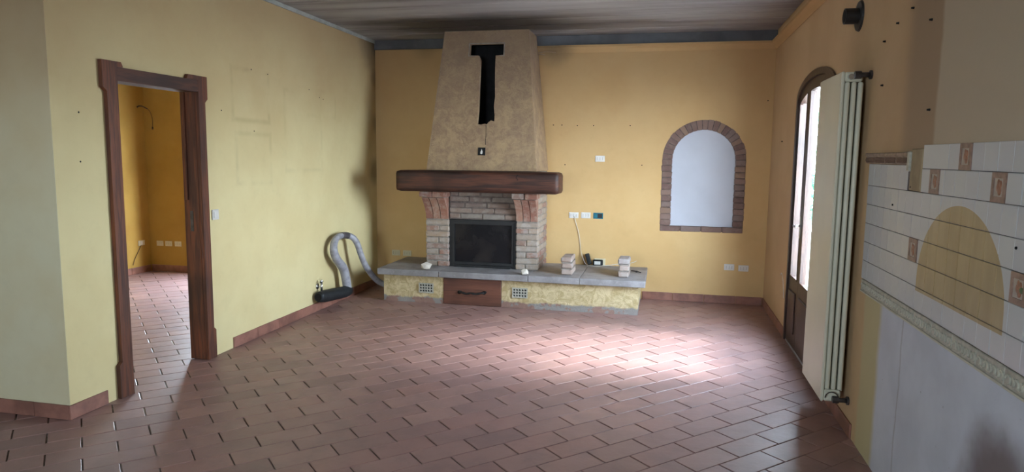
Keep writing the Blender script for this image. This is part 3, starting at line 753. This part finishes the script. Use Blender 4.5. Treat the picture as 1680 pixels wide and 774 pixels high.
# ------------------------------------------------------------------ things on the bench
def pier(x0, x1, y0, y1, label, rz):
    p = thing('brick_pier', label, 'brick pier', ((x0+x1)/2, (y0+y1)/2, SZ1), 'small brick stubs left on the stone bench')
    z = SZ1+.004
    for i in range(3):
        j = .004; o = brick('brick', x0+random.uniform(-j, j), x1+random.uniform(-j, j), y0+random.uniform(-j, j), y1+random.uniform(-j, j), z, z+.054, 'brick_light', p, .001, .008)
        z += .0545
        if i < 2:
            B('mortar_joint', x0+.0015, x1-.0015, y0+.0015, y1-.0015, z-.0005, z+.0085, 'mortar', p); z += .0085
    return p
pier(-.985, -.872, 6.765, 7.05, 'small stub of three mortared bricks on bench, beside the fireplace column', 0)
pier(-.412, -.308, 6.785, 7.06, 'small stub of three mortared bricks near the right end of bench', 0)
def rubble(x, y, z, sx_, sy_, sz_, seed, label):
    random.seed(seed); bm = bmesh.new(); bmesh.ops.create_icosphere(bm, subdivisions=1, radius=1)
    for v in bm.verts:
        v.co *= 1 + random.uniform(-.3, .16)
        v.co = Vector((v.co.x*sx_, v.co.y*sy_, max(v.co.z, -.62)*sz_))
    zm = min(v.co.z for v in bm.verts)
    for v in bm.verts: v.co.z -= zm
    o = build('rubble_chunk', bm, 'rubble', None, loc=(x, y, z+.0005)); tag(o, label, 'rubble', 'white rubble chunks on the bench')
rubble(-2.40, 6.70, SZ1, .062, .045, .052, 3, 'white rubble chunk before the left fireplace column')
rubble(-1.345, 6.70, SZ1, .050, .045, .040, 11, 'flatter white rubble chunk before the right fireplace column')
random.seed(21)
pl = thing('power_adapter', 'black oblong power adapter leaning on wall, behind the bench bricks', 'adapter', (-.80, 7.46, SZ1))
bm = bmesh.new(); box(bm, -.022, .022, -.018, .018, 0, .125, .006); build('body', bm, 'rubber', pl, loc=(-.765, 7.452, SZ1+.012), rot=(-.18, -.30, 0))
dv = thing('thermostat', 'small dark-framed thermostat with white face standing against the wall', 'thermostat', (-.675, 7.48, SZ1))
B('housing', -.735, -.625, 7.465, 7.502, SZ1+.001, SZ1+.064, 'rubber', dv, .008); B('display', -.718, -.650, 7.459, 7.466, SZ1+.012, SZ1+.050, 'white_plastic', dv, .003); B('side_cover', -.72, -.60, 7.497, 7.5065, SZ1+.002, SZ1+.076, 'cream_plastic', dv, .002)
bm = bmesh.new(); tube(bm, catmull([(-.955, 7.488, .895), (-.935, 7.492, .82), (-.90, 7.497, .70), (-.885, 7.497, .60), (-.87, 7.49, .50), (-.84, 7.46, .42), (-.80, 7.42, .366), (-.74, 7.40, .359), (-.66, 7.41, .359), (-.56, 7.45, .364), (-.48, 7.48, .375), (-.38, 7.485, .385), (-.30, 7.49, .40), (-.26, 7.497, .42)], 6), .003, 6)
tag(build('cable', bm, 'cable', None, True), 'thin white cable running from the wall socket down to the bench', 'cable')
bm = bmesh.new(); tube(bm, catmull([(-.30, 7.20, SZ1+.006), (-.26, 7.19, SZ1+.007), (-.235, 7.16, SZ1+.008), (-.20, 7.10, SZ1+.008)], 5), .006, 6); cyl(bm, (-.245, 7.15, SZ1+.001), (-.245, 7.15, SZ1+.018), .011, 8)
tag(build('screw_hook', bm, 'steel', None, True), 'small grey metal screw hook lying at the right end of bench', 'hook')

# ------------------------------------------------------------------ sockets and switches
def socket_back(x, z, label, yw=YB, wdt=.104, hgt=.066, kind='sock', group='white socket plates on the walls', mat='white_plastic'):
    t = thing('wall_socket', label, 'socket', (x, yw, z), group)
    B('cover_plate', x-wdt/2, x+wdt/2, yw-.009, yw-.0004, z-hgt/2, z+hgt/2, mat, t, .003)
    for i in (-1, 0, 1):
        m = B('socket_module', x+i*.028-.0125, x+i*.028+.0125, yw-.0115, yw-.0088, z-.022, z+.022, mat, t, .001)
        for q in (-1, 0, 1): B('socket_hole', x+i*.028-.0025, x+i*.028+.0025, yw-.0122, yw-.0114, z+q*.011-.0022, z+q*.011+.0022, 'slot', m)
    return t
socket_back(-.688, 1.526, 'white socket plate alone on the back wall, above the others')
socket_back(-.962, .90, 'white socket plate nearest the fireplace, cable hanging from it')
socket_back(-.828, .903, 'white socket plate between cabled socket and teal box')
socket_back(.712, .395, 'left white socket plate of the pair under arched niche')
socket_back(.858, .389, 'right white socket plate of the pair near the corner')
socket_back(-3.066, .393, 'cream socket plate nearest the corner, above left bench end', mat='cream_plastic')
socket_back(-2.926, .392, 'cream socket plate beside the left fireplace column, above bench', mat='cream_plastic')
tb = thing('junction_box', 'open teal junction box beside the white sockets on back wall', 'junction box', (-.692, YB, .90))
build('box_rim', plate(bmesh.new(), [rect(-.745, -.638, .868, .934), rect(-.735, -.648, .876, .926)], lambda u, v, w_: Vector((u, YB-.006+w_, v)), .0055), 'teal', tb)
B('box_back', -.735, -.648, YB-.0018, YB-.0004, .876, .926, 'rubber', tb); B('box_insert', -.732, -.700, YB-.005, YB-.0018, .88, .922, 'teal', tb)
for x in (-6.351, -6.222, -6.082): socket_back(x, .368, {-6.351: 'socket plate in next room, nearest its corner on back wall', -6.222: 'middle socket plate of three in the next room', -6.082: 'socket plate in next room nearest the door frame'}[x], YB2, .10, .065, mat='cream_plastic', group='socket plates in the next room')
sw = thing('light_switch', 'square white light switch on yellow wall beside the doorway', 'switch', (XL, 4.52, 1.08))
B('cover_plate', XL+.0004, XL+.009, 4.482, 4.560, 1.042, 1.120, 'white_plastic', sw, .003); B('rocker', XL+.009, XL+.014, 4.497, 4.545, 1.057, 1.105, 'white_plastic', sw, .002)
ss = thing('wall_socket', 'lone socket plate on the side wall of the next room', 'socket', (X0, 7.41, .385))
B('cover_plate', X0+.0004, X0+.009, 7.355, 7.465, .352, .418, 'cream_plastic', ss, .003); B('socket_module', X0+.009, X0+.012, 7.39, 7.43, .365, .405, 'white_plastic', ss, .001)
# bare wire for a wall lamp in the next room
lw_ = thing('lamp_wire', 'bare brown lamp wire poking from the next-room wall corner', 'wire', (X0, 7.5, 2.1))
bm = bmesh.new(); tube(bm, catmull([(X0+.001, 7.46, 2.10), (X0+.04, 7.45, 2.112), (X0+.08, 7.46, 2.108), (X0+.115, 7.50, 2.08)], 6), .009, 8); build('wire_stub', bm, 'wire', lw_, True)
bm = bmesh.new(); tube(bm, catmull([(X0+.115, 7.50, 2.08), (X0+.13, 7.53, 2.04), (X0+.133, 7.555, 1.95), (X0+.13, 7.558, 1.86)], 6), .003, 6); cyl(bm, (X0+.13, 7.556, 1.825), (X0+.13, 7.556, 1.86), .009, 8); build('hanging_lead', bm, 'wire', lw_, True)
bm = bmesh.new(); tube(bm, catmull([(X0+.006, 7.40, .36), (X0+.01, 7.34, .28), (X0+.012, 7.28, .20), (X0+.012, 7.24, .12)], 5), .004, 6)
tag(build('loose_cable', bm, 'wire', None, True), 'thin brown cable hanging below the lone next-room socket', 'cable')
bm = bmesh.new(); tube(bm, catmull([(XR-.004, 6.50, .50), (XR-.008, 6.42, .53), (XR-.01, 6.33, .49), (XR-.008, 6.28, .40), (XR-.006, 6.27, .33)], 5), .0035, 6)
tag(build('loose_wire', bm, 'cable', None, True), 'thin pale wire curling on right wall beside the garden door', 'wire')

# ------------------------------------------------------------------ hose with rubber end and wall tap
hs = thing('flexible_duct', 'grey flexible hose looped up against the wall, black rubber end', 'hose', (-3.2, 6.4, 0))
hx = -3.205
pts = catmull([(-3.185, 6.46, .15), (-3.19, 6.44, .26), (-3.2, 6.405, .373), (-3.2, 6.266, .489), (-3.205, 6.215, .59), (-3.215, 6.26, .67), (-3.225, 6.37, .708), (-3.22, 6.53, .70),
    (-3.176, 6.60, .668), (-3.14, 6.625, .596), (-3.116, 6.65, .489), (-3.089, 6.70, .364), (-3.038, 6.78, .234), (-2.995, 6.84, .165), (-2.94, 6.90, .121), (-2.905, 6.95, .10)], 12)
bm = bmesh.new(); tube(bm, pts, lambda t: .046 if t < .15 else (.046-.014*min(1, (t-.15)/.25)), 16, .025)
build('hose_body', bm, 'hose', hs, True)
i0 = int(len(pts)*.42); bm = bmesh.new(); tube(bm, pts[i0:i0+12], .0345, 14); build('tape_wrap', bm, 'tape', hs, True)
bm = bmesh.new(); tube(bm, catmull([(-3.236, 5.95, .160), (-3.225, 6.08, .148), (-3.21, 6.23, .138), (-3.19, 6.37, .130), (-3.18, 6.49, .128)], 8), lambda t: .050+.010*min(1, t*6, (1-t)*8), 18)
build('rubber_sleeve', bm, 'rubber', hs, True)
bm = bmesh.new(); cyl(bm, (-3.237, 5.940, .1605), (-3.236, 5.949, .160), .036, 16); build('sleeve_mouth', bm, 'soot', hs)
tp = thing('wall_tap', 'small chrome water tap low on the left wall by hose', 'tap', (XL, 6.05, .25))
bm = bmesh.new(); cyl(bm, (XL+.0005, 6.05, .245), (XL+.006, 6.05, .245), .03, 16); cyl(bm, (XL+.0005, 6.05, .245), (XL+.05, 6.05, .245), .010, 10); cyl(bm, (XL+.045, 6.05, .205), (XL+.045, 6.05, .285), .012, 10); build('tap_body', bm, 'chrome', tp, True)
bm = bmesh.new(); box(bm, XL+.035, XL+.055, 6.03, 6.075, .287, .297, .003); build('tap_lever', bm, 'rubber', tp)
bm = bmesh.new(); cyl(bm, (XL+.0485, 6.05, .298), (XL+.0485, 6.05, .312), .012, 10); build('tap_cap', bm, 'chrome', tp)

# ------------------------------------------------------------------ radiator and vent on the right wall
rd = thing('radiator', 'tall cream vertical radiator on right wall, valves top and bottom', 'radiator', (.98, 4.37, .16))
RX0, RX1, RY0, RY1, RZ0, RZ1 = .925, 1.045, 4.085, 4.62, .165, 2.025
B('front_panel', RX0, RX0+.018, RY0, RY1, RZ0, RZ1, 'rad', rd, .006)
B('back_panel', RX1-.012, RX1, RY0+.03, RY1-.03, RZ0+.06, RZ1-.06, 'rad', rd, .003)
B('top_header', RX0+.0185, RX1-.0125, RY0+.002, RY1-.002, RZ1-.055, RZ1-.002, 'rad', rd, .008)
B('bottom_header', RX0+.0185, RX1-.0125, RY0+.002, RY1-.002, RZ0+.002, RZ0+.07, 'rad', rd, .008)
for j, yy_ in enumerate([RY0+.016+.0635*i for i in range(9)]):
    for i in range(3):
        xx_ = RX0+.034+i*.033
        if j > 0 and i != 1: continue
        bm = bmesh.new(); box(bm, xx_-.0125, xx_+.0125, yy_-.016, yy_+.012, RZ0+.071, RZ1-.056, .009, 0, 2); build('radiator_tube', bm, 'rad', rd, True)
bm = bmesh.new()
cyl(bm, (RX0+.045, RY0-.001, RZ1-.03), (RX0+.045, RY0-.022, RZ1-.03), .015, 14); build('header_plug', bm, 'chrome', rd)
for zz_ in (RZ1-.022, RZ0+.022):
    v_ = build('valve', cyl(bmesh.new(), (RX0+.062, RY0-.018, zz_), (XR-.012, RY0-.018, zz_), .014, 12), 'steel', rd, True)
    bm = bmesh.new(); cyl(bm, (RX0+.06, RY0-.018, zz_), (RX0+.092, RY0-.018, zz_), .021, 8); cyl(bm, (RX0+.08, RY0+.001, zz_), (RX0+.08, RY0-.034, zz_), .012, 10); build('valve_nut', bm, 'steel', v_)
    build('valve_rosette', cyl(bmesh.new(), (XR-.012, RY0-.018, zz_), (XR-.0005, RY0-.018, zz_), .024, 14), 'steel', v_)
bm = bmesh.new(); bx_ = [Vector((RX0+.055+.035*math.cos(a), RY0-.02, RZ0+.03+.035*math.sin(a))) for a in [PI*i/10 for i in range(11)]]; tube(bm, bx_, .003, 6); build('bleed_wire', bm, 'steel', rd)
vt = thing('flue_rosette', 'black round flue collar high on right wall above the radiator', 'flue collar', (XR, 4.39, 2.37))
build('wall_flange', cyl(bmesh.new(), (XR-.012, 4.39, 2.372), (XR-.0005, 4.39, 2.372), .082, 28, .088), 'black', vt)
build('pipe_stub', cyl(bmesh.new(), (XR-.085, 4.39, 2.372), (XR-.0125, 4.39, 2.372), .045, 24), 'black', vt)
build('pipe_bore', cyl(bmesh.new(), (XR-.0875, 4.39, 2.372), (XR-.0855, 4.39, 2.372), .036, 20), 'soot', vt)

# ------------------------------------------------------------------ kitchen wall tiles (pieces of the right wall)
TX0, TX1 = XR-.008, XR-.0004
B('tile_grout', XR-.0045, XR-.0003, 1.9, 3.195, .916, 1.612, 'wallgrout', wr); B('tile_grout', XR-.0045, XR-.0003, 3.196, 3.965, .916, 1.412, 'wallgrout', wr); B('tile_grout', XR-.0045, XR-.0003, 3.362, 3.965, 1.4125, 1.528, 'wallgrout', wr)
_wt = {}
def wtile(y0, y1, z0, z1):
    key = (round(y1-y0, 4), round(z1-z0, 4))
    if key not in _wt:
        g = .0014; hy_, hz_ = key[0]/2-.0010, key[1]/2-g
        bm = box(bmesh.new(), 0, .0075, -hy_, hy_, -hz_, hz_, .0012); bmesh.ops.recalc_face_normals(bm, faces=bm.faces)
        me = bpy.data.meshes.new('wall_tile'); bm.to_mesh(me); bm.free(); me.materials.append(M['walltile']); _wt[key] = me
    link('wall_tile', _wt[key], None, wr, (TX0+random.uniform(-.0006, .0004), (y0+y1)/2, (z0+z1)/2), (0, random.uniform(-.004, .004), random.uniform(-.004, .004)))
def deco(y0, z0, leafy=False):
    y1, z1 = y0+.1, z0+.1
    f = build('decorative_tile', rplate([rect(y0+.001, y1-.001, z0+.001, z1-.001), rect(y0+.02, y1-.016, z0+.02, z1-.020)], TX0-.003, .010), 'deco_frame', wr)
    B('motif_ground', TX0, TX0+.006, y0+.019, y1-.015, z0+.019, z1-.019, 'deco_inner', f)
    bm = bmesh.new()
    for (a, b, r) in ((.046, .040, .014), (.058, .050, .012), (.042, .060, .011), (.056, .066, .009)):
        mt = Matrix.Translation((TX0-.0002, y0+a, z0+b)) @ Matrix.Diagonal((.18, 1, 1.2, 1)); bmesh.ops.create_uvsphere(bm, u_segments=8, v_segments=6, radius=r, matrix=mt)
    build('motif_fruit', bm, 'deco_fruit', f, True)
    if leafy:
        bm = bmesh.new(); bmesh.ops.create_uvsphere(bm, u_segments=8, v_segments=6, radius=.010, matrix=Matrix.Translation((TX0-.001, y0+.032, z0+.048)) @ Matrix.Diagonal((.2, 1.4, 1, 1))); build('motif_leaf', bm, 'deco_leaf', f)
decos = {(2, 2.27): 1, (2, 3.18): 0, (5, 2.456): 0, (5, 3.0): 0, (6, 2.728): 0}
for r in range(7):
    z0 = .915+.1*r; z1 = z0+.1
    ylo = 2.17; ds = sorted(d[1] for d in decos if d[0] == r)
    lim = 3.965 if r < 5 else 3.197
    starts = []; y = ylo if not ds else ds[0]-.1*math.ceil((ds[0]-1.95)/.1)
    while y < lim-.02:
        nxt = [d for d in ds if d > y+.001]
        e = min(y+(.3 if r == 6 and 2.83 < y-.0 else .1), lim)
        if nxt and e > nxt[0]-.03: e = nxt[0]
        if any(abs(y-d) < .001 for d in ds): deco(y, z0, decos[(r, [d for d in ds if abs(y-d) < .001][0])]); e = y+.1
        else: wtile(y, e, z0, z1)
        y = e
y = 3.365
while y < 3.96:
    wtile(y, min(y+.1, 3.965), 1.415, 1.528); y += .1
# remaining left piece of row above 1.415 between chase and corner, and the upper brown border
y = 3.36
while y < 3.99:
    e = min(y+.165, 4.01)
    b_ = B('relief_border_tile', TX0-.004, TX1, y+.001, e-.001, 1.530, 1.584, 'listel_brown', wr, .003)
    B('border_ledge', TX0-.011, TX0-.0035, y+.001, e-.001, 1.566, 1.584, 'listel_brown', b_, .003)
    bm = bmesh.new(); q = y+.012
    while q < e-.012:
        tube(bm, [Vector((TX0-.006, q, 1.537)), Vector((TX0-.008, q+.006, 1.548)), Vector((TX0-.006, q+.002, 1.560))], .0042, 6); q += .021
    build('border_scroll', bm, 'listel_dark', b_); y = e
B('border_end', TX0-.012, TX1, 3.325, 3.3585, 1.50, 1.588, 'listel_cream', wr, .004)
B('broken_edge', TX0-.002, TX1, 3.337, 3.3605, 1.4165, 1.499, 'mortar_dark', wr, .003, .003)
B('chase_plaster', TX0-.003, TX1, 3.20, 3.334, 1.417, 1.60, 'chase', wr, .004, .001)
B('chase_shadow', TX0-.001, TX1, 3.235, 3.36, 1.4155, 1.4168, 'soot', wr)
y = 1.95
while y < 3.95:                              # cream relief border under the tiles
    e = min(y+.2, 3.96)
    b_ = B('relief_border_tile', TX0-.003, TX1, y+.001, e-.001, .846, .9135, 'listel_cream', wr, .003)
    B('border_ledge', TX0-.008, TX0-.0025, y+.001, e-.001, .846, .856, 'scroll', b_, .002)
    bm = bmesh.new(); q = y+.015; s_ = 1
    while q < e-.015:
        tube(bm, [Vector((TX0-.005, q+.014*math.cos(a), .882+s_*.0+.014*math.sin(a)*s_)) for a in [i*PI/5 for i in range(8)]], .0036, 5); q += .026; s_ = -s_
    build('border_scroll', bm, 'scroll', b_); y = e

# ------------------------------------------------------------------ screw holes and plugs in the walls
def dots(places, group, r=.009, ax='back', mat='soot'):
    for (a, b, label) in places:
        bm = bmesh.new()
        if ax == 'back': cyl(bm, (0, -.0025, 0), (0, -.0004, 0), r, 8, r*.7); loc = (a, YB, b)
        elif ax == 'left': cyl(bm, (.0004, 0, 0), (.0025, 0, 0), r, 8, r*.7); loc = (XL, a, b)
        else: cyl(bm, (-.0125, 0, 0), (-.0004, 0, 0), r*.7, 8, r); loc = (XR, a, b)
        nm = 'screw_hole' if ax != 'right' else 'wall_plug'
        tag(build(nm, bm, mat, None, loc=loc), label, nm.replace('_', ' '), group)
def unl(px, py, X):
    d = CR*((px-840)/F_PX) - CU*((py-387)/F_PX) + CF; t = X/d.x; return (d*t).y, EYE+(d*t).z
H_ = 'small dark screw hole in ochre back wall, '
dots([(-1.209, 1.888, H_+'nearest the hood'), (-1.115, 1.888, H_+'second from the hood in upper row'), (-.945, 1.882, H_+'third from the hood in upper row'), (-.767, 1.882, H_+'above the lone socket'),
      (-.375, 1.883, H_+'upper row, nearest the niche'), (-1.072, 1.456, H_+'just above the mantel beam end'), (-.238, 1.462, H_+'left of the niche arch'), (1.013, 2.139, H_+'beside the right corner')],
     'screw holes in the back wall', .0065)
H_ = 'small dark hole in pale yellow left wall, '
dots([(*unl(a, b, XL), l) for a, b, l in ((129, 184, H_+'left of the doorway, upper one'), (132, 265, H_+'left of the doorway, lower one'), (363, 181, H_+'just right of the door frame'),
      (412, 114, H_+'on top edge of the square dust outline'), (439, 122, H_+'at right top corner of square dust outline'), (507, 147, H_+'highest of those nearest the corner'),
      (524, 160, H_+'left one of the closest pair'), (530, 163, H_+'right one of the closest pair'), (417, 215, H_+'between the two square dust outlines'))],
     'screw holes in the left wall', .006, 'left')
H_ = 'small dark plug in brownish right wall, '
dots([(*unl(a, b, XR), l) for a, b, l in ((1500, 13, H_+'highest of all'), (1475, 38, H_+'between highest plug and flue collar'), (1453, 68, H_+'below and right of flue collar'), (1530, 32, H_+'on the edge of the pale plaster, high up'),
      (1449, 140, H_+'just right of the radiator top valve'), (1526, 180, H_+'closest above the white tiles'), (1284, 232, H_+'left of the garden door'))],
     'plugs in the right wall', .0055, 'right')
H_ = 'small dark plug set in white kitchen tiles, '
dots([(*unl(a, b, XR), l) for a, b, l in ((1468, 336, H_+'left of the tan arch'), (1673, 407, H_+'right of the tan arch'), (1498, 307, H_+'under the brown relief border'))],
     'plugs in the tiles', .006, 'right')
random.seed(5)
# ------------------------------------------------------------------ outside
gr = B('terrace', 1.30, 14, -6, 16, -.15, -.03, 'outside'); struct(gr, 'paved terrace outside the garden door')
struct(B('ground', -14, 1.34, YB2+.2, 22, -.15, -.03, 'outside'), 'paved ground behind the house')
struct(B('ground_front', -14, 1.34, -14, Y0-.2, -.15, -.03, 'outside'), 'paved ground in front of the house')
def shrub(x, y, h, rad, label, seed):
    random.seed(seed); t = thing('shrub', label, 'shrub', (x, y, -.03), 'shrubs outside the garden door')
    build('stem', cyl(bmesh.new(), (x, y, -.03), (x, y, h*.5), .03, 6), 'wire', t)
    bm = bmesh.new()
    for _ in range(500):
        a = random.uniform(0, 2*PI); q = random.random()**.5*rad; z = h*(.25+.75*random.random()); c = Vector((x+q*math.cos(a)*(1.1-z/h*.5), y+q*math.sin(a)*(1.1-z/h*.5), z))
        d = Vector([random.uniform(-1, 1) for _ in range(3)]).normalized()*.09; e = d.cross(Vector((random.random(), random.random(), 1))).normalized()*.035
        v = [bm.verts.new(c-d), bm.verts.new(c+e), bm.verts.new(c+d), bm.verts.new(c-e)]; bm.faces.new(v)
    build('foliage', bm, 'leaf', t)
shrub(3.6, 17.0, 2.6, .9, 'leafy green shrub outside the garden door, farther away', 2)
shrub(2.6, 13.2, 1.3, .5, 'low green shrub outside the garden door, nearer', 4)
